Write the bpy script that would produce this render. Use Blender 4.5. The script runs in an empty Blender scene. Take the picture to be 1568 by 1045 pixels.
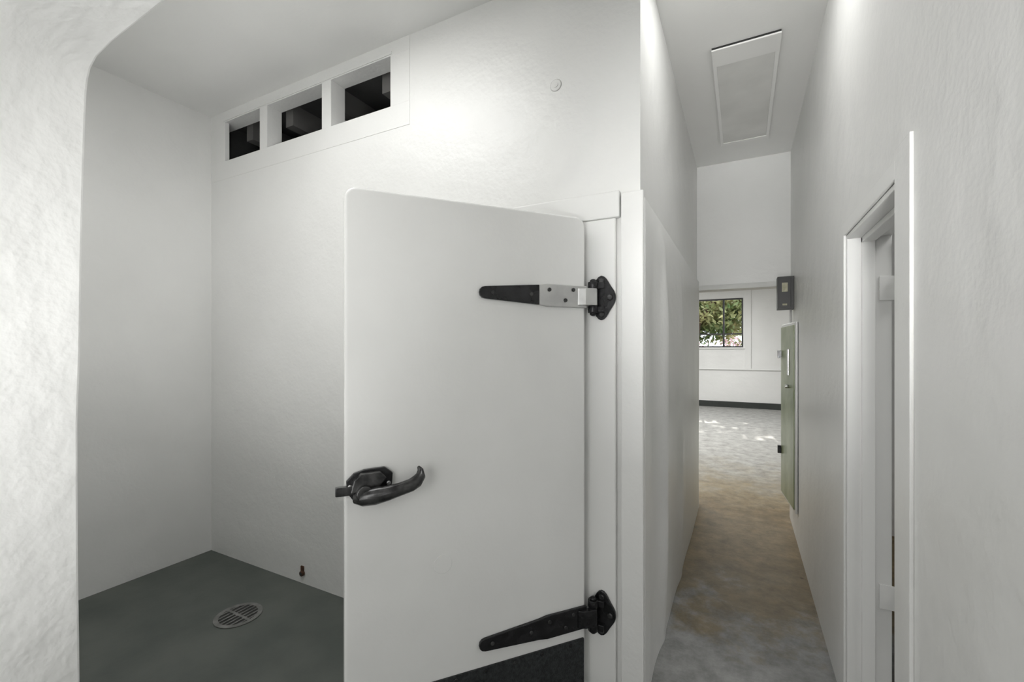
import bpy, bmesh, math, random
from mathutils import Vector, Matrix, noise
random.seed(7)
S=1.5   # one unit = camera height
scene=bpy.context.scene
try:
    scene.view_settings.view_transform='Standard'
    scene.view_settings.look='None'
except Exception: pass
COL=scene.collection
# ---------------------------------------------------------------- materials
def new_mat(name):
    m=bpy.data.materials.new(name); m.use_nodes=True
    nt=m.node_tree; b=nt.nodes['Principled BSDF']; return m,nt,b
def N(nt,t,**kw):
    n=nt.nodes.new(t)
    for k,v in kw.items():
        if k in n.inputs: n.inputs[k].default_value=v
        else: setattr(n,k,v)
    return n
def paint(name,c1,c2,rough=.5,bump=.15,scale=3.0,fine=60,spec=.5,dist=.02,metal=0,cscale=1.5):
    m,nt,b=new_mat(name); L=nt.links
    tc=N(nt,'ShaderNodeTexCoord')
    n1=N(nt,'ShaderNodeTexNoise'); n1.inputs['Scale'].default_value=cscale; n1.inputs['Detail'].default_value=5
    L.new(tc.outputs['Object'],n1.inputs['Vector'])
    r=N(nt,'ShaderNodeValToRGB'); r.color_ramp.elements[0].position=.35; r.color_ramp.elements[1].position=.65
    r.color_ramp.elements[0].color=(*c1,1); r.color_ramp.elements[1].color=(*c2,1)
    L.new(n1.outputs['Fac'],r.inputs['Fac']); L.new(r.outputs['Color'],b.inputs['Base Color'])
    b.inputs['Roughness'].default_value=rough; b.inputs['Metallic'].default_value=metal
    b.inputs['Specular IOR Level'].default_value=spec
    n2=N(nt,'ShaderNodeTexNoise'); n2.inputs['Scale'].default_value=scale; n2.inputs['Detail'].default_value=3
    n3=N(nt,'ShaderNodeTexNoise'); n3.inputs['Scale'].default_value=fine; n3.inputs['Detail'].default_value=2
    L.new(tc.outputs['Object'],n2.inputs['Vector']); L.new(tc.outputs['Object'],n3.inputs['Vector'])
    ad=N(nt,'ShaderNodeMath',operation='MULTIPLY_ADD'); ad.inputs[1].default_value=.12
    L.new(n3.outputs['Fac'],ad.inputs[0]); L.new(n2.outputs['Fac'],ad.inputs[2])
    bp=N(nt,'ShaderNodeBump'); bp.inputs['Strength'].default_value=bump; bp.inputs['Distance'].default_value=dist
    L.new(ad.outputs[0],bp.inputs['Height']); L.new(bp.outputs['Normal'],b.inputs['Normal'])
    return m
M_wall=paint('white_wall_paint',(.79,.79,.775),(.83,.83,.815),rough=.34,bump=.42,scale=5)
M_plaster=paint('rough_white_plaster',(.89,.89,.875),(.92,.92,.905),rough=.55,bump=.6,scale=12,fine=70,dist=.02)
M_ceil=paint('ceiling_paint',(.80,.80,.785),(.83,.83,.815),rough=.6,bump=.2)
M_trim=paint('trim_gloss_white',(.81,.81,.795),(.84,.84,.825),rough=.38,bump=.12,scale=10,dist=.01)
M_door=paint('door_enamel_white',(.85,.85,.835),(.885,.885,.87),rough=.24,bump=.15,scale=2.5,cscale=3)
M_grey=paint('hatch_grey_white',(.68,.68,.66),(.76,.76,.74),rough=.6,bump=.1,cscale=4)
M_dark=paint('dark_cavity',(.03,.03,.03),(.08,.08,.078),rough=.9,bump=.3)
M_wood=paint('dark_rafter',(.10,.098,.095),(.18,.175,.17),rough=.9,bump=.3)
M_conduit=paint('grey_conduit',(.45,.45,.44),(.55,.55,.54),rough=.5,bump=.05)
M_grate=paint('drain_grate_metal',(.13,.13,.125),(.22,.22,.21),rough=.6,bump=.1,cscale=20,metal=.1)
M_blk=paint('black_iron',(.012,.012,.013),(.03,.03,.032),rough=.25,bump=.3,scale=60,fine=200,dist=.003,metal=.4,cscale=20)
M_steel_and_highlight=paint('steel_and_strap_highlight',(.50,.50,.50),(.62,.62,.61),rough=.28,bump=.1,scale=40,metal=.85,cscale=12,dist=.003)  # steel fittings, and the gloss highlight painted on the upper strap hinge
M_handle=paint('handle_dark_steel',(.03,.03,.031),(.10,.10,.10),rough=.22,bump=.3,scale=50,metal=.6,cscale=30,dist=.003)
M_kick=paint('black_tread_rubber',(.010,.012,.013),(.035,.038,.04),rough=.6,bump=.9,scale=160,fine=300,dist=.004,cscale=90)
M_gfloor=paint('green_grey_floor_paint',(.078,.090,.080),(.110,.121,.108),rough=.5,bump=.15,scale=30,dist=.005,cscale=3.5)
M_base=paint('dark_baseboard',(.02,.025,.022),(.04,.045,.04),rough=.5)
M_black=paint('black_window_frame_and_hatch_shade',(.012,.012,.012),(.02,.02,.02),rough=.4,bump=.02)
M_panel=paint('cabinet_green_grey',(.16,.21,.08),(.38,.43,.28),rough=.3,bump=.1,cscale=3)
M_box=paint('breaker_box_dark',(.020,.020,.019),(.04,.04,.038),rough=.45,bump=.05)
M_label=paint('box_label',(.35,.33,.22),(.5,.48,.35),rough=.5,cscale=40)
M_rust=paint('rust',(.06,.03,.02),(.12,.06,.03),rough=.9,cscale=40)
M_leaf=paint('tree_leaves',(.08,.14,.04),(.45,.42,.20),rough=.5,cscale=1.2)
M_bark=paint('bark',(.08,.05,.03),(.14,.1,.07),rough=.9)
M_pink=paint('pink_blossom',(.5,.28,.32),(.8,.62,.62),rough=.7,cscale=3)
M_ground=paint('outside_ground',(.3,.27,.22),(.4,.38,.33),rough=.9)
def concrete():
    m,nt,b=new_mat('stained_concrete'); L=nt.links
    tc=N(nt,'ShaderNodeTexCoord'); sp=N(nt,'ShaderNodeSeparateXYZ'); L.new(tc.outputs['Object'],sp.inputs[0])
    n1=N(nt,'ShaderNodeTexNoise'); n1.inputs['Scale'].default_value=2.6; n1.inputs['Detail'].default_value=9; n1.inputs['Roughness'].default_value=.68
    L.new(tc.outputs['Object'],n1.inputs['Vector'])
    ma=N(nt,'ShaderNodeMath',operation='MULTIPLY_ADD'); ma.inputs[1].default_value=2.6
    L.new(n1.outputs['Fac'],ma.inputs[0]); L.new(sp.outputs['Y'],ma.inputs[2])
    mr=N(nt,'ShaderNodeMapRange'); mr.inputs['From Min'].default_value=1.3; mr.inputs['From Max'].default_value=11.3
    L.new(ma.outputs[0],mr.inputs['Value'])
    r=N(nt,'ShaderNodeValToRGB'); e=r.color_ramp.elements
    e[0].position=.255; e[0].color=(.255,.255,.25,1)
    e[1].position=.295; e[1].color=(.19,.155,.10,1)
    for p,c in ((.35,(.175,.132,.072,1)),(.42,(.23,.175,.10,1)),(.46,(.195,.14,.07,1)),(.52,(.27,.215,.13,1)),(.58,(.29,.265,.215,1)),(.68,(.335,.33,.31,1)),(1,(.36,.358,.345,1))):
        x=e.new(p); x.color=c
    L.new(mr.outputs[0],r.inputs['Fac'])
    n2=N(nt,'ShaderNodeTexNoise'); n2.inputs['Scale'].default_value=7; n2.inputs['Detail'].default_value=12; n2.inputs['Roughness'].default_value=.75
    L.new(tc.outputs['Object'],n2.inputs['Vector'])
    r2=N(nt,'ShaderNodeValToRGB'); r2.color_ramp.elements[0].position=.36; r2.color_ramp.elements[1].position=.64
    r2.color_ramp.elements[0].color=(.68,.68,.68,1); r2.color_ramp.elements[1].color=(1.22,1.22,1.22,1)
    L.new(n2.outputs['Fac'],r2.inputs['Fac'])
    mx=N(nt,'ShaderNodeMix',data_type='RGBA',blend_type='MULTIPLY'); mx.inputs[0].default_value=1
    L.new(r.outputs[0],mx.inputs[6]); L.new(r2.outputs[0],mx.inputs[7])
    n3=N(nt,'ShaderNodeTexVoronoi'); n3.inputs['Scale'].default_value=3.2; L.new(tc.outputs['Object'],n3.inputs['Vector'])
    r3=N(nt,'ShaderNodeValToRGB'); r3.color_ramp.elements[0].position=.025; r3.color_ramp.elements[1].position=.05
    r3.color_ramp.elements[0].color=(.45,.42,.38,1); r3.color_ramp.elements[1].color=(1,1,1,1)
    L.new(n3.outputs['Distance'],r3.inputs['Fac'])
    mx2=N(nt,'ShaderNodeMix',data_type='RGBA',blend_type='MULTIPLY'); mx2.inputs[0].default_value=1
    L.new(mx.outputs[2],mx2.inputs[6]); L.new(r3.outputs[0],mx2.inputs[7]); L.new(mx2.outputs[2],b.inputs['Base Color'])
    b.inputs['Roughness'].default_value=.6; b.inputs['Specular IOR Level'].default_value=.25
    bp=N(nt,'ShaderNodeBump'); bp.inputs['Strength'].default_value=.15; bp.inputs['Distance'].default_value=.01
    L.new(n2.outputs['Fac'],bp.inputs['Height']); L.new(bp.outputs['Normal'],b.inputs['Normal'])
    return m
M_conc=concrete()

# ---------------------------------------------------------------- mesh builder (units of S)
class MB:
    def __init__(s): s.bm=bmesh.new(); s.mats=[]
    def mi(s,m):
        if m not in s.mats: s.mats.append(m)
        return s.mats.index(m)
    def box(s,x0,x1,y0,y1,z0,z1,m,M=None):
        r=bmesh.ops.create_cube(s.bm,size=1)
        for v in r['verts']:
            v.co=Vector(((x0+x1)/2+v.co.x*(x1-x0),(y0+y1)/2+v.co.y*(y1-y0),(z0+z1)/2+v.co.z*(z1-z0)))*S
            if M: v.co=M@v.co
        i=s.mi(m)
        for f in {f for v in r['verts'] for f in v.link_faces}: f.material_index=i
        return r['verts']
    def cyl(s,p0,p1,r0,m,r1=None,n=20,smooth=True):
        p0=Vector(p0)*S; p1=Vector(p1)*S; r1=r0 if r1 is None else r1
        d=p1-p0; q=Vector((0,0,1)).rotation_difference(d)
        M=Matrix.Translation((p0+p1)/2)@q.to_matrix().to_4x4()
        r=bmesh.ops.create_cone(s.bm,cap_ends=True,cap_tris=False,segments=n,radius1=r0*S,radius2=r1*S,depth=d.length,matrix=M)
        i=s.mi(m)
        for f in {f for v in r['verts'] for f in v.link_faces}:
            f.material_index=i
            if smooth and len(f.verts)==4: f.smooth=True
    def sph(s,c,r0,m,sc=(1,1,1)):
        M=Matrix.Translation(Vector(c)*S)@Matrix.Diagonal((sc[0],sc[1],sc[2],1))
        r=bmesh.ops.create_uvsphere(s.bm,u_segments=14,v_segments=9,radius=r0*S,matrix=M)
        i=s.mi(m)
        for f in {f for v in r['verts'] for f in v.link_faces}: f.material_index=i; f.smooth=True
    def poly(s,pts,axis,a,b,m):
        def mk(p,t):
            if axis=='y': return Vector((p[0],t,p[1]))*S
            if axis=='z': return Vector((p[0],p[1],t))*S
            return Vector((t,p[0],p[1]))*S
        A=[s.bm.verts.new(mk(p,a)) for p in pts]; B=[s.bm.verts.new(mk(p,b)) for p in pts]
        i=s.mi(m); fs=[s.bm.faces.new(A),s.bm.faces.new(B[::-1])]
        n=len(pts)
        for k in range(n): fs.append(s.bm.faces.new((A[k],B[k],B[(k+1)%n],A[(k+1)%n])))
        for f in fs: f.material_index=i
    def tube(s,path,m,n=12):
        rings=[]
        P=[Vector(p[:3])*S for p in path]
        for k,p in enumerate(path):
            t=(P[min(k+1,len(P)-1)]-P[max(k-1,0)]).normalized()
            yv=Vector((0,1,0)); a=(yv-t*yv.dot(t)).normalized(); c=t.cross(a)
            rings.append([s.bm.verts.new(P[k]+a*math.cos(2*math.pi*j/n)*p[3]*S+c*math.sin(2*math.pi*j/n)*p[4]*S) for j in range(n)])
        i=s.mi(m)
        for k in range(len(rings)-1):
            for j in range(n):
                f=s.bm.faces.new((rings[k][j],rings[k][(j+1)%n],rings[k+1][(j+1)%n],rings[k+1][j])); f.material_index=i; f.smooth=True
        for r in (rings[0],rings[-1]):
            f=s.bm.faces.new(r); f.material_index=i
    def done(s,name,parent=None,bevel=0,seg=2,M=None):
        bmesh.ops.recalc_face_normals(s.bm,faces=s.bm.faces)
        me=bpy.data.meshes.new(name); s.bm.to_mesh(me); s.bm.free()
        for m in s.mats: me.materials.append(m)
        o=bpy.data.objects.new(name,me); COL.objects.link(o)
        if parent: o.parent=parent
        if bevel:
            b=o.modifiers.new('bevel','BEVEL'); b.width=bevel*S; b.segments=seg; b.limit_method='ANGLE'; b.angle_limit=math.radians(40)
            b.harden_normals=False
        return o
def grid_wall(name,axis,t0,t1,as_,zs,holes,m,extra=None):
    b=MB()
    for i in range(len(as_)-1):
        for j in range(len(zs)-1):
            ca=(as_[i]+as_[i+1])/2; cz=(zs[j]+zs[j+1])/2
            if any(h[0]<ca<h[1] and h[2]<cz<h[3] for h in holes): continue
            if axis=='y': b.box(as_[i],as_[i+1],t0,t1,zs[j],zs[j+1],m)
            else: b.box(t0,t1,as_[i],as_[i+1],zs[j],zs[j+1],m)
    bmesh.ops.remove_doubles(b.bm,verts=b.bm.verts,dist=1e-5)
    seen={}
    for f in list(b.bm.faces):
        k=tuple(sorted(tuple(round(c,4) for c in v.co) for v in f.verts))
        seen.setdefault(k,[]).append(f)
    kill=[f for l in seen.values() if len(l)>1 for f in l]
    bmesh.ops.delete(b.bm,geom=kill,context='FACES_ONLY')
    return b.done(name)

CE=2.153   # ceiling height
XL=-2.344; XC=-.253; XR=.253; YV=1.27; YE=3.04; YF=8.5; YB=-2.4
FX0=-4.5; FX1=3.0
# ---------------------------------------------------------------- shell
b=MB(); b.box(XL-.1,-.26,YB,YV+.07,-.06,0,M_gfloor); b.done('floor_left_room')
b=MB()
b.box(-.26,1.6,YB,YV+.07,-.06,0,M_conc)
b.box(FX0-.1,FX1+.1,YV+.07,YF+.1,-.06,0,M_conc)
b.done('floor')
b=MB(); b.box(FX0-.1,FX1+.1,YB-.1,YF+.1,CE,CE+.08,M_ceil); b.done('ceiling')
grid_wall('wall_left','x',XL-.1,XL,[YB,YE+.07],[0,CE],[],M_wall)
# vent wall
VZ0,VZ1=1.912,2.102
vents=[(-2.223,-1.956),(-1.903,-1.545),(-1.491,-1.172)]
holes=[(XL+.03,-1.956),(-1.903,-1.545),(-1.491,-1.172)]
xs=sorted([XL,XC,-.99,-.45]+[v for t in holes for v in t])
grid_wall('wall_back','y',YV,YV+.07,xs,[0,.03,1.31,VZ0,VZ1,CE],
          [(v[0],v[1],VZ0,VZ1) for v in holes]+[(-.99,-.45,.03,1.31)],M_wall)
# hall left wall
grid_wall('wall_hall_left','x',XC-.05,XC,[YV+.07,YE],[0,CE],[],M_wall)
# undulating lower cladding on hall side + corner post
b=MB(); i=b.mi(M_wall)
ny=110; nz=16; ztop=1.425; YS=YV-.002
def cx(y,z):
    t=y-YS
    w=.018*math.exp(-((t-.33)/.045)**2)-.010*math.exp(-((t-.18)/.07)**2)+.014*math.exp(-((t-.80)/.07)**2)+.008*math.exp(-((t-1.35)/.15)**2)
    w+=.002*math.sin(t*17+z*1.5)
    fade=max(0,min(1,(ztop-z)/.3))*min(1,.35+z/.4); edge=min(1,t/.08)
    return XC+.012+w*fade*edge
g=[[b.bm.verts.new(Vector((cx(YS+(YE-YS)*k/ny,ztop*j/nz),YS+(YE-YS)*k/ny,ztop*j/nz))*S) for j in range(nz+1)] for k in range(ny+1)]
for k in range(ny):
    for j in range(nz):
        f=b.bm.faces.new((g[k][j],g[k+1][j],g[k+1][j+1],g[k][j+1])); f.material_index=i; f.smooth=True
for k in range(ny):
    a,c=g[k][nz],g[k+1][nz]
    d=b.bm.verts.new(Vector((XC,c.co.y/S,ztop+.012))*S); e=b.bm.verts.new(Vector((XC,a.co.y/S,ztop+.012))*S)
    b.bm.faces.new((a,c,d,e)).material_index=i
for col in (g[0],g[ny]):
    for j in range(nz):
        a,c=col[j],col[j+1]
        d=b.bm.verts.new(Vector((XC,c.co.y/S,c.co.z/S))*S); e=b.bm.verts.new(Vector((XC,a.co.y/S,a.co.z/S))*S)
        b.bm.faces.new((a,c,d,e)).material_index=i
b.done('trim_hall_cladding')
b=MB(); b.box(-.303,XC+.012,YV-.018,YV,0,1.442,M_wall); b.done('trim_corner_post',bevel=.004,seg=3)
# hall right wall with doorway
DY0,DY1,DZ=1.04,1.495,1.312
grid_wall('wall_right','x',XR,XR+.095,[YB,DY0,DY1,YE],[0,DZ,CE],[(DY0,DY1,0,DZ)],M_wall)
# header wall at end of hall + far room near wall
grid_wall('wall_hall_end','y',YE,YE+.07,[FX0,XC,XR,FX1],[0,1.40,CE],[(XC,XR,0,1.40)],M_wall)
b=MB(); b.box(XC+.001,XR-.001,YE-.022,YE+.09,1.368,1.392,M_grey)
b.box(XC+.001,XR-.001,YE-.010,YE+.08,1.392,1.40,M_grey); b.done('trim_hall_header',bevel=.002)
grid_wall('wall_far_left','x',FX0-.1,FX0,[YE+.07,YF],[0,CE],[],M_wall)
grid_wall('wall_far_right','x',FX1,FX1+.1,[YB,YF],[0,CE],[],M_wall)
WX0,WX1,WZ0,WZ1=-1.05,.02,1.03,1.875
grid_wall('wall_far','y',YF,YF+.1,[FX0,WX0,WX1,FX1],[0,WZ0,WZ1,CE],[(WX0,WX1,WZ0,WZ1)],M_wall)
b=MB(); b.box(FX0,FX1,YF-.02,YF,0,.10,M_base); b.done('baseboard_far',bevel=.004)
b=MB(); b.box(FX0,FX1,YF-.03,YF,.645,.665,M_trim); b.done('trim_far_ledge',bevel=.004)
b=MB(); b.box(.04,.14,YF-.02,YF,.665,CE,M_trim); b.done('trim_far_pilaster',bevel=.004)
grid_wall('wall_rear','y',YB-.1,YB,[XL-.1,FX1],[0,CE],[],M_wall)
grid_wall('wall_side_room','x',1.55,1.6,[YB,YE],[0,CE],[],M_wall)

# near thick wall with rounded opening (lofted: softer corner on the camera-side face)
back=[(-.895,0),(-.901,.3),(-.903,.5),(-.911,.7),(-.9115,.886),(-.901,1.0),(-.897,1.12),(-.892,1.23),(-.886,1.33),(-.881,1.385),(-.876,1.405),(-.866,1.420),(-.846,1.431),(-.80,1.438),(-.645,1.446),(-.3,1.452),(XR,1.452)]
front=[(-.900,0),(-.903,.3),(-.905,.5),(-.908,.68),(-.908,.83),(-.904,.93),(-.898,1.03),(-.886,1.12),(-.868,1.20),(-.845,1.265),(-.815,1.32),(-.775,1.365),(-.725,1.40),(-.66,1.425),(-.56,1.443),(-.3,1.452),(XR,1.452)]
b=MB(); bm=b.bm; i=b.mi(M_plaster)
secs=[(.13,1.0,.010),(.138,1.0,.003),(.15,1.0,0),(.20,.60,0),(.25,.22,0),(.285,.03,0),(.297,0,.0005),(.300,0,.003)]
rings=[]
for y,f_,off in secs:
    ring=[]
    for (bx,bz),(fx,fz) in zip(back,front):
        x=bx*(1-f_)+fx*f_; z=bz*(1-f_)+fz*f_
        if z>1.3: z+=off
        if x<-.75: x-=off
        x+=.002*noise.noise(Vector((x*3,y*9,z*5)))
        ring.append(bm.verts.new(Vector((x,y,z if bz>0 else 0))*S))
    rings.append(ring)
for k in range(len(rings)-1):
    for j in range(len(back)-1):
        f=bm.faces.new((rings[k][j],rings[k][j+1],rings[k+1][j+1],rings[k+1][j])); f.smooth=True; f.material_index=i
caps=[]
for ring,y in ((rings[0],.13),(rings[-1],.30)):
    c=[bm.verts.new(Vector(p)*S) for p in ((XR,y,CE),(XL,y,CE),(XL,y,0))]
    bm.faces.new(ring+c).material_index=i; caps.append(c)
    for j in range(len(ring)-1):
        e=bm.edges.get((ring[j],ring[j+1])); 
        if e: e.smooth=False
for j in range(len(back)-1):
    e=bm.edges.get((rings[-2][j],rings[-2][j+1]))
    if e: e.smooth=False
bm.faces.new((caps[0][0],caps[0][1],caps[1][1],caps[1][0])).material_index=i
bm.faces.new((caps[0][1],caps[0][2],caps[1][2],caps[1][1])).material_index=i
b.done('wall_front')

# cold room ceiling and dark loft
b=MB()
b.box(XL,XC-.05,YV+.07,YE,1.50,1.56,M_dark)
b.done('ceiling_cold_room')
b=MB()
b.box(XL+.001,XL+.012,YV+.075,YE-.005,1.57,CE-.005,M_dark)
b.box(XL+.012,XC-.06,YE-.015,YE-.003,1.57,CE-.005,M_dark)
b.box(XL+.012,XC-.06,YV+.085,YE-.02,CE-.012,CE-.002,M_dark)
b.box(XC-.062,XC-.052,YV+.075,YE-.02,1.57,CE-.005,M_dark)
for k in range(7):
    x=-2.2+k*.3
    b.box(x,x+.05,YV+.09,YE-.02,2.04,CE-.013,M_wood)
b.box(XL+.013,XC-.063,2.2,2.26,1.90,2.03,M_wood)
for (p,q) in (((-2.25,1.50,1.95),(-1.75,1.75,2.02)),((-1.95,1.6,2.0),(-1.3,1.5,1.93)),((-1.60,1.42,2.03),(-1.25,1.47,1.90)),((-1.52,1.40,1.93),(-1.18,1.45,2.06))):
    b.cyl(p,q,.005,M_conduit,n=8)
b.done('loft_framing')

# panel around vents
b=MB()
t=YV-.0015
PX=-1.08
b.box(XL,PX,t,YV,1.825,VZ0,M_wall); b.box(XL,PX,t,YV,VZ1,CE,M_wall)
xs2=[XL]+[v for p in vents for v in p]+[PX]
for k in range(0,len(xs2),2): b.box(xs2[k],xs2[k+1],t,YV+(.018 if k==0 else 0),VZ0,VZ1,M_wall)
b.box(-2.235,-1.165,t-.004,t,VZ1+.004,VZ1+.014,M_wall)
b.done('trim_vent_surround',bevel=.0006)
b=MB(); b.cyl((-.5066,YV-.003,1.81),(-.5066,YV,1.81),.016,M_wall,r1=.019); b.cyl((-.5066,YV-.005,1.81),(-.5066,YV-.003,1.81),.008,M_wall)
b.done('wall_cover_plate')
b=MB()
b.cyl((-1.662,YV-.012,.045),(-1.662,YV+.002,.045),.011,M_rust,n=14); b.cyl((-1.662,YV-.013,.045),(-1.662,YV-.010,.045),.007,M_black,n=14)
b.box(-1.672,-1.655,YV-.006,YV,.05,.075,M_rust)
b.done('pipe_stub',bevel=.001)

# cold room door frame
b=MB()
b.box(-1.20,-.307,YV-.020,YV,1.375,1.450,M_trim)
b.box(-.45,-.318,YV-.016,YV,.0,1.375,M_trim)
b.box(-1.19,-.99,YV-.016,YV,.0,1.375,M_trim)
b.box(-.99,-.45,YV-.016,YV,1.31,1.375,M_trim)
b.box(-.462,-.45,YV-.016,YV+.07,.03,1.31,M_black)
b.box(-.99,-.978,YV-.016,YV+.07,.03,1.31,M_trim)
b.done('trim_cold_room_frame',bevel=.004,seg=3)

# ---------------------------------------------------------------- cold room door
P0=Vector((-.395,1.215,0)); ang=math.atan2(-.771,-.637)
door=bpy.data.objects.new('door_1',None); COL.objects.link(door)
door.location=P0*S; door.rotation_euler=(0,0,ang)
W=.6413; ZT=1.374; ZB=.035
def rrect(x0,x1,z0,z1,r,n=6):
    o=[]
    for cx_,cz_,a0 in ((x1-r,z1-r,0),(x0+r,z1-r,90),(x0+r,z0+r,180),(x1-r,z0+r,270)):
        for k in range(n+1):
            a=math.radians(a0+90*k/n); o.append((cx_+r*math.cos(a),cz_+r*math.sin(a)))
    return o
b=MB(); b.poly(rrect(0,W,ZB,ZT,.027),'y',-.045,0,M_door); b.done('slab',door,bevel=.007,seg=4)
b=MB(); b.poly(rrect(.055,W-.055,ZB+.03,ZT-.06,.02),'y',-.085,-.045,M_door); b.done('insulated_plug',door,bevel=.008,seg=3)
b=MB()
b.poly(rrect(.03,W-.03,ZB+.01,ZT-.035,.02),'y',-.053,-.0455,M_black); b.done('gasket',door,bevel=.002)
b=MB()
b.poly(rrect(.006,W-.02,ZB+.003,.1835,.004),'y',0,.004,M_kick)
for s_ in (.05,.14,.22,.30,.38,.46,.54,.60):
    b.cyl((s_,.003,.172),(s_,.0065,.172),.005,M_handle,n=12)
b.done('kick_plate',door,bevel=.001)
b=MB(); b.cyl((.4128,0,.467),(.4128,.0015,.467),.023,M_door,n=28); b.done('patch_disc',door,bevel=.0006)
def hinge(zc,nm,up):
    b=MB()
    L=.32
    tip=[(L-.016+.016*math.cos(math.radians(t)),zc-.001+.016*math.sin(math.radians(t))) for t in (-60,-30,0,30,60)]
    if up:
        xm=.15; hm=.027
        b.poly([(L-.016,zc+.015),(xm,zc+hm),(xm,zc-hm),(L-.016,zc-.017)]+tip,'y',0,.009,M_blk)
        b.poly([(xm,zc+hm),(.125,zc+.031),(.0,zc+.031),(.0,zc-.031),(.125,zc-.031),(xm,zc-hm)],'y',0,.009,M_steel_and_highlight)  # bright steel colour paints the gloss highlight on the black strap
    else:
        b.poly([(L-.016,zc+.015),(.15,zc+.027),(.125,zc+.031),(.0,zc+.031),(.0,zc-.031),(.125,zc-.031),(.15,zc-.027),(L-.016,zc-.017)]+tip,'y',0,.009,M_blk)
    for s_,dz in ((.285,0),(.175,.0),(.12,.015),(.07,-.012),(.045,.018)):
        b.cyl((s_,.008,zc+dz),(s_,.0125,zc+dz),.0055,M_handle,n=12)
    b.poly([(.03,.0),(.03,.012),(.012,.022),(-.022,.026),(-.022,.012),(0,.006)],'z',zc-.024,zc+.024,M_steel_and_highlight if up else M_blk)  # upper arm carries on the strap's painted highlight
    return b.done('strap_'+nm,door,bevel=.0015)
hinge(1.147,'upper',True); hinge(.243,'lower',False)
Minv=(Matrix.Translation(P0*S)@Matrix.Rotation(ang,4,'Z')).inverted()
def flange(zc,nm):
    b=MB(); yf=YV-.016
    kx=-.372
    o=[]
    for k in range(48):
        a=2*math.pi*k/48
        rx,rz=.026,.064
        r=1/math.sqrt((math.cos(a)/rx)**2+(math.sin(a)/rz)**2)
        r+=.016*max(0,math.cos(a))**2
        o.append((kx+.014+r*math.cos(a),zc+r*math.sin(a)))
    b.poly(o,'y',yf-.009,yf,M_blk)
    for dx,dz in ((.016,.048),(.016,-.048),(.040,0)):
        b.cyl((kx+dx,yf-.015,zc+dz),(kx+dx,yf-.008,zc+dz),.008,M_handle,r1=.010,n=6)
    kxy=(kx-.004,yf-.026)
    b.cyl((kxy[0],kxy[1],zc-.044),(kxy[0],kxy[1],zc-.024),.015,M_blk)
    b.cyl((kxy[0],kxy[1],zc+.024),(kxy[0],kxy[1],zc+.044),.015,M_blk)
    b.cyl((kxy[0],kxy[1],zc-.0235),(kxy[0],kxy[1],zc+.0235),.013,M_steel_and_highlight if nm=='upper' else M_blk)  # upper barrel centre in the same painted highlight colour
    b.sph((kxy[0],kxy[1],zc+.046),.010,M_blk,(1,1,.7)); b.sph((kxy[0],kxy[1],zc-.046),.010,M_blk,(1,1,.7))
    for z in (zc-.034,zc+.034): b.box(kxy[0]-.008,kxy[0]+.03,kxy[1],yf-.006,z-.009,z+.009,M_blk)
    for v in b.bm.verts: v.co=Minv@v.co
    b.done('hinge_flange_'+nm,door,bevel=.0015)
flange(1.147,'upper'); flange(.243,'lower')
# latch handle
b=MB()
zc=.688
b.poly([(.636,zc-.014),(.638,zc+.012),(.622,zc+.028),(.598,zc+.035),(.553,zc+.037),(.535,zc+.022),(.538,zc-.02),(.56,zc-.032),(.60,zc-.040),(.622,zc-.034)],'y',0,.012,M_blk)
b.poly([(.630,zc-.010),(.622,zc+.018),(.608,zc+.030),(.565,zc+.032),(.552,zc+.018),(.57,zc-.004)],'y',.012,.034,M_handle)
b.box(.612,.661,.004,.020,zc-.018,zc+.002,M_handle)
b.cyl((.600,.012,zc-.012),(.600,.046,zc-.012),.021,M_handle,r1=.018)
b.tube([(.622,.026,zc-.022,.010,.012),(.605,.034,zc-.022,.015,.018),(.58,.042,zc-.018,.016,.020),(.55,.050,zc-.012,.013,.017),(.525,.053,zc-.006,.011,.015),(.50,.052,zc+.000,.011,.015),(.486,.047,zc+.006,.011,.015),(.475,.038,zc+.016,.009,.012),(.474,.028,zc+.027,.006,.007),(.478,.022,zc+.034,.003,.003)],M_handle,n=14)
for s_,dz in ((.63,-.0),(.545,.0),(.575,.026)): b.cyl((s_,.010,zc+dz),(s_,.016,zc+dz),.005,M_steel_and_highlight,n=10)
b.done('latch_handle',door,bevel=.002,seg=2)

# ---------------------------------------------------------------- floor drain
b=MB(); cxd,cyd,R=-1.677,1.005,.080
n=40
o=[(cxd+R*math.cos(2*math.pi*k/n),cyd+R*math.sin(2*math.pi*k/n)) for k in range(n)]
b.poly(o,'z',.0,.0015,M_black)
i=b.mi(M_grate)
for k in range(n):
    a0=2*math.pi*k/n; a1=2*math.pi*(k+1)/n
    q=[Vector((cxd+r*math.cos(a),cyd+r*math.sin(a),z))*S for (r,a,z) in ((R,a0,.003),(R,a1,.003),(R*.80,a1,.003),(R*.80,a0,.003))]
    b.bm.faces.new([b.bm.verts.new(v) for v in q]).material_index=i
    q=[Vector((cxd+r*math.cos(a),cyd+r*math.sin(a),z))*S for (r,a,z) in ((R,a0,0),(R,a1,0),(R,a1,.003),(R,a0,.003))]
    b.bm.faces.new([b.bm.verts.new(v) for v in q]).material_index=i
for k in range(-3,4):
    yy=k*.0185; half=math.sqrt(max(0,(R*.84)**2-yy*yy))
    b.box(cxd+yy-.0030,cxd+yy+.0030,cyd-half,cyd+half,.0012,.0028,M_grate)
b.box(cxd-R*.83,cxd+R*.83,cyd-.005,cyd+.005,.0012,.0029,M_grate)
b.done('floor_drain')

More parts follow.
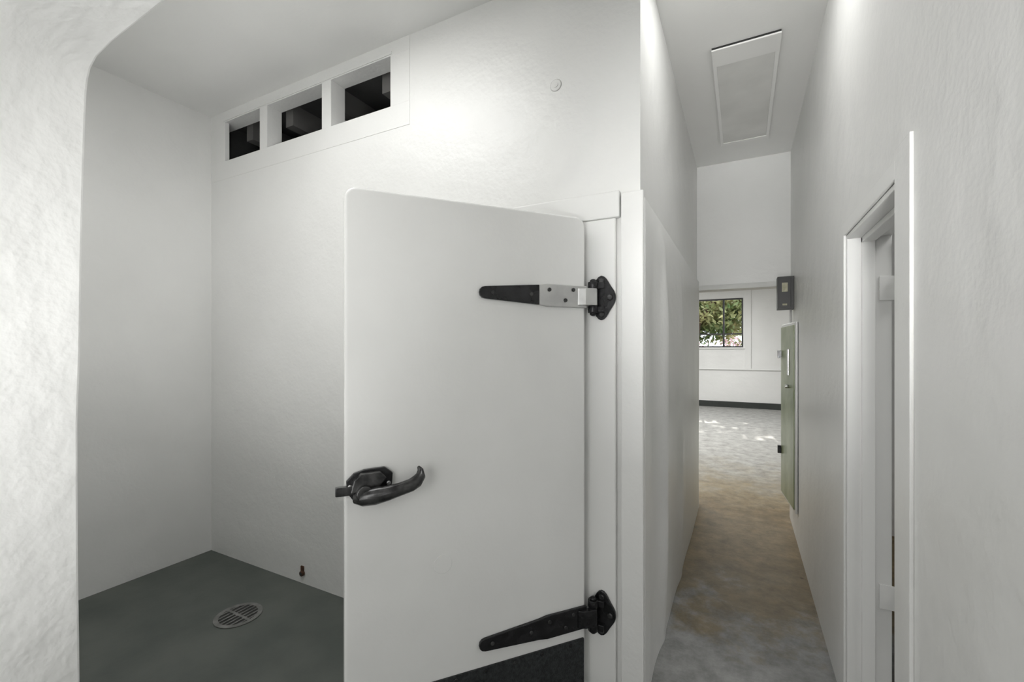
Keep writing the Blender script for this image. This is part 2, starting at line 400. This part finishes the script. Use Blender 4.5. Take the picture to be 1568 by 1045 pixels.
# ---------------------------------------------------------------- ceiling hatch
b=MB()
hx0,hx1,hy0,hy1=-.104,.128,1.86,2.752
zt=CE-.008; zb=CE-.014
b.box(hx0,hx1,hy0,hy0+.11,zb,zt,M_trim)
b.box(hx0,hx1,hy1-.03,hy1,zb,zt,M_trim)
b.box(hx0,hx0+.014,hy0+.11,hy1-.03,zb,zt,M_trim)
b.box(hx1-.014,hx1,hy0+.11,hy1-.03,zb,zt,M_trim)
b.box(hx0+.014,hx1-.014,hy0+.11,hy1-.03,CE-.0115,zt,M_grey)
b.box(hx0+.001,hx1-.001,hy0+.001,hy1-.001,zt,CE,M_black)  # black slab paints the shade in the gap above the hatch
b.done('ceiling_hatch',bevel=.0008)

# ---------------------------------------------------------------- right doorway
b=MB()
p=.006
b.box(XR-p,XR,.957,DY0,0,1.362,M_wall)
b.box(XR-p,XR,DY1,1.545,0,DZ+.034,M_trim)
b.box(XR-p,XR,DY0,DY1,DZ-.002,DZ+.034,M_trim)
b.box(XR,XR+.095,DY1-.012,DY1,0,DZ-.012,M_trim)
b.box(XR,XR+.095,DY0,DY0+.012,0,DZ-.012,M_trim)
b.box(XR,XR+.095,DY0,DY1,DZ-.014,DZ-.002,M_trim)
b.box(XR+.030,XR+.058,DY1-.026,DY1-.012,0,DZ-.014,M_trim)
b.box(XR+.030,XR+.058,DY0+.012,DY1-.012,DZ-.028,DZ-.014,M_trim)
b.done('trim_doorway',bevel=.0015)
d2=bpy.data.objects.new('door_2',None); COL.objects.link(d2)
b=MB(); b.box(XR+.105,XR+.105+.44,DY1-.028,DY1-.004,.01,DZ-.02,M_trim)
for z0,z1 in ((.12,.6),(.70,1.2)):
    b.box(XR+.165,XR+.485,DY1-.031,DY1-.028,z0,z1,M_trim)
b.done('leaf',d2,bevel=.002)
b=MB()
for z in (1.16,.35):
    b.cyl((XR+.1,DY1-.033,z-.035),(XR+.1,DY1-.033,z+.035),.005,M_trim,n=12)
    b.box(XR+.068,XR+.1,DY1-.0155,DY1-.0125,z-.032,z+.032,M_trim)
    b.box(XR+.1,XR+.130,DY1-.0315,DY1-.0285,z-.032,z+.032,M_trim)
b.done('butt_hinges',d2,bevel=.0008)
b=MB(); b.cyl((XR+.50,DY1-.028,.63),(XR+.50,DY1-.06,.63),.008,M_steel_and_highlight); b.sph((XR+.50,DY1-.07,.63),.018,M_steel_and_highlight)
b.done('door_knob',d2)

# ---------------------------------------------------------------- electrical cabinet + box on right wall
cab=bpy.data.objects.new('electrical_cabinet',None); COL.objects.link(cab)
b=MB()
E=XR-.002
b.poly([(E,2.65),(E-.010,2.65),(E-.046,3.01),(E-.034,3.02),(E,3.02)],'z',.165,1.14,M_trim)
b.done('cabinet_body',cab,bevel=.003)
b=MB()
b.poly([(E-.0125,2.672),(E-.0165,2.672),(E-.0495,3.002),(E-.0455,3.002)],'z',.18,1.125,M_panel)
b.done('cabinet_door',cab,bevel=.001)
b=MB()
for z in (.97,.42):
    b.box(E-.067,E-.040,2.99,3.012,z-.022,z+.022,M_handle)
b.cyl((E-.030,2.80,.80),(E-.045,2.80,.80),.01,M_steel_and_highlight)
b.box(E-.034,E-.028,2.78,2.83,.86,1.0,M_steel_and_highlight)
b.done('cabinet_latches',cab,bevel=.001)
b=MB()
b.box(XR-.078,XR,2.85,2.93,1.22,1.40,M_box)
b.box(XR-.071,XR-.016,2.846,2.85,1.23,1.39,M_box)
b.box(XR-.058,XR-.030,2.844,2.846,1.315,1.365,M_label)
b.box(XR-.055,XR-.033,2.844,2.846,1.24,1.25,M_label)
b.cyl((XR-.012,2.89,1.14),(XR-.012,2.89,1.22),.006,M_conduit,n=10)
b.done('breaker_box',bevel=.002)

# ---------------------------------------------------------------- far window
b=MB(); fw=.024; y0,y1=YF+.02,YF+.06
b.box(WX0,WX0+fw,y0,y1,WZ0,WZ1,M_black); b.box(WX1-fw,WX1,y0,y1,WZ0,WZ1,M_black)
b.box(WX0+fw,WX1-fw,y0,y1,WZ0,WZ0+fw,M_black); b.box(WX0+fw,WX1-fw,y0,y1,WZ1-fw,WZ1,M_black)
for x in (-.28,-.70): b.box(x-.015,x+.015,y0,y1,WZ0+fw,WZ1-fw,M_black)
xx=[WX0+fw,-.715,-.685,-.295,-.265,WX1-fw]
for k in (0,2,4): b.box(xx[k],xx[k+1],y0+.002,y1-.002,1.250,1.276,M_black)
b.done('window_1',bevel=.002)
b=MB(); b.box(WX0-.03,WX1+.03,YF-.03,YF+.02,WZ0-.025,WZ0,M_trim); b.done('trim_window_sill',bevel=.003)

# ---------------------------------------------------------------- outside
b=MB(); b.box(-12,12,YF+.1,22,-.1,-.02,M_ground); b.done('ground_outside')
b=MB()
b.cyl((-1.2,12,-.02),(-1.0,12,1.6),.12,M_bark,r1=.09); b.cyl((-1.0,12,1.6),(-.3,12,2.6),.07,M_bark,r1=.04); b.cyl((-1.0,12,1.6),(-2,12.2,2.7),.07,M_bark,r1=.04)
def leaves(b,cs,n,m,sz):
    i=b.mi(m)
    for _ in range(n):
        c,r=random.choice(cs)
        v=Vector((random.gauss(0,1),random.gauss(0,1),random.gauss(0,1))).normalized()*r*random.random()**.4
        p=Vector(c)+v
        u=Vector((random.uniform(-1,1),random.uniform(-1,1),random.uniform(-1,1))).normalized(); w=u.orthogonal().normalized()
        s_=sz*random.uniform(.6,1.3)
        q=[p+u*s_,p+w*s_*.5,p-u*s_,p-w*s_*.5]
        b.bm.faces.new([b.bm.verts.new(x*S) for x in q]).material_index=i
cs=[((random.uniform(-3.5,2.2),random.uniform(11.9,13.2),random.uniform(1.7,4.6)),random.uniform(.5,.9)) for _ in range(36)]
leaves(b,cs,17000,M_leaf,.078)
b.done('tree')
b=MB()
cs=[((random.uniform(-3,2),random.uniform(9.7,10.4),random.uniform(.4,1.0)),.33) for _ in range(26)]
b.cyl((-.5,10.1,-.02),(-.5,10.1,.8),.04,M_bark)
leaves(b,cs,5500,M_pink,.04); leaves(b,cs,1500,M_leaf,.04)
b.done('flowering_bush')

# ---------------------------------------------------------------- lights
def area(name,loc,size,power,target,col=(1,1,.985),spread=180):
    l=bpy.data.lights.new(name,'AREA'); l.energy=power; l.size=size; l.color=col; l.spread=math.radians(spread)
    o=bpy.data.objects.new(name,l); COL.objects.link(o); o.location=Vector(loc)*S
    o.rotation_euler=(Vector(target)-Vector(loc)).to_track_quat('-Z','Y').to_euler(); return o
area('fill_rear_room',(-.35,-1.6,1.35),1.4,23,(-.5,1,1.1))  # added fill from behind the camera, no fixture there
area('fill_rear_up',(-.6,-1.2,.5),1.2,11,(-1.0,.9,2.1))  # added upward fill for the left room's ceiling and vents
area('fill_hall_up',(.03,-1.2,.45),.3,2.2,(0.03,2.5,2.0),spread=24)  # added narrow fill to lift the hall ceiling
area('fill_hall_rear',(.03,-1.2,1.2),.3,1.1,(0.03,3.0,1.0),spread=22)  # added narrow fill for the lower hall
area('fill_pier',(.05,-.25,.65),.4,3.2,(-.93,.24,1.2),spread=70)  # added fill to brighten the plaster pier and soffit
area('fill_left_up',(-1.6,.40,.75),.5,3.8,(-1.4,1.0,2.15))  # added fill hidden by the pier, lifts the left room's ceiling
area('fill_left_room',(-1.15,.62,2.12),.9,16,(-1.15,.62,0))  # unseen fill added above the view, brightens the left room
area('fill_hall',(0,1.37,2.13),.28,5.5,(0,1.9,0))  # unseen fill added above the view, brightens the hall
area('fill_far_room',(-1,5.6,2.1),4,260,(-1,5.6,0))  # added fill to brighten the far room and the hall's end
area('fill_side_room',(.95,1.0,2.1),.8,19,(.95,1.0,0))  # unseen fill added for the room behind the right doorway
area('fill_loft',(-.8,2.8,1.65),.3,3,(-1.8,1.6,2.1))  # added fill to bring out the rafters behind the vents
sun=bpy.data.lights.new('sun','SUN'); sun.energy=6; sun.angle=.009; sun.color=(1,.95,.86)
so=bpy.data.objects.new('sun',sun); COL.objects.link(so)
so.rotation_euler=Vector((.12,-1,-.62)).to_track_quat('-Z','Y').to_euler()
w=bpy.data.worlds.new('sky'); scene.world=w; w.use_nodes=True
bg=w.node_tree.nodes['Background']; bg.inputs[0].default_value=(.88,.94,1,1); bg.inputs[1].default_value=2.2

# ---------------------------------------------------------------- camera
cam=bpy.data.cameras.new('camera'); co=bpy.data.objects.new('camera',cam); COL.objects.link(co)
cam.sensor_width=36; cam.lens=679/1568*36; cam.shift_y=12.5/1568; cam.clip_start=.02
co.location=(0,0,S); co.rotation_euler=(math.radians(90),0,math.radians(27.4))
scene.camera=co
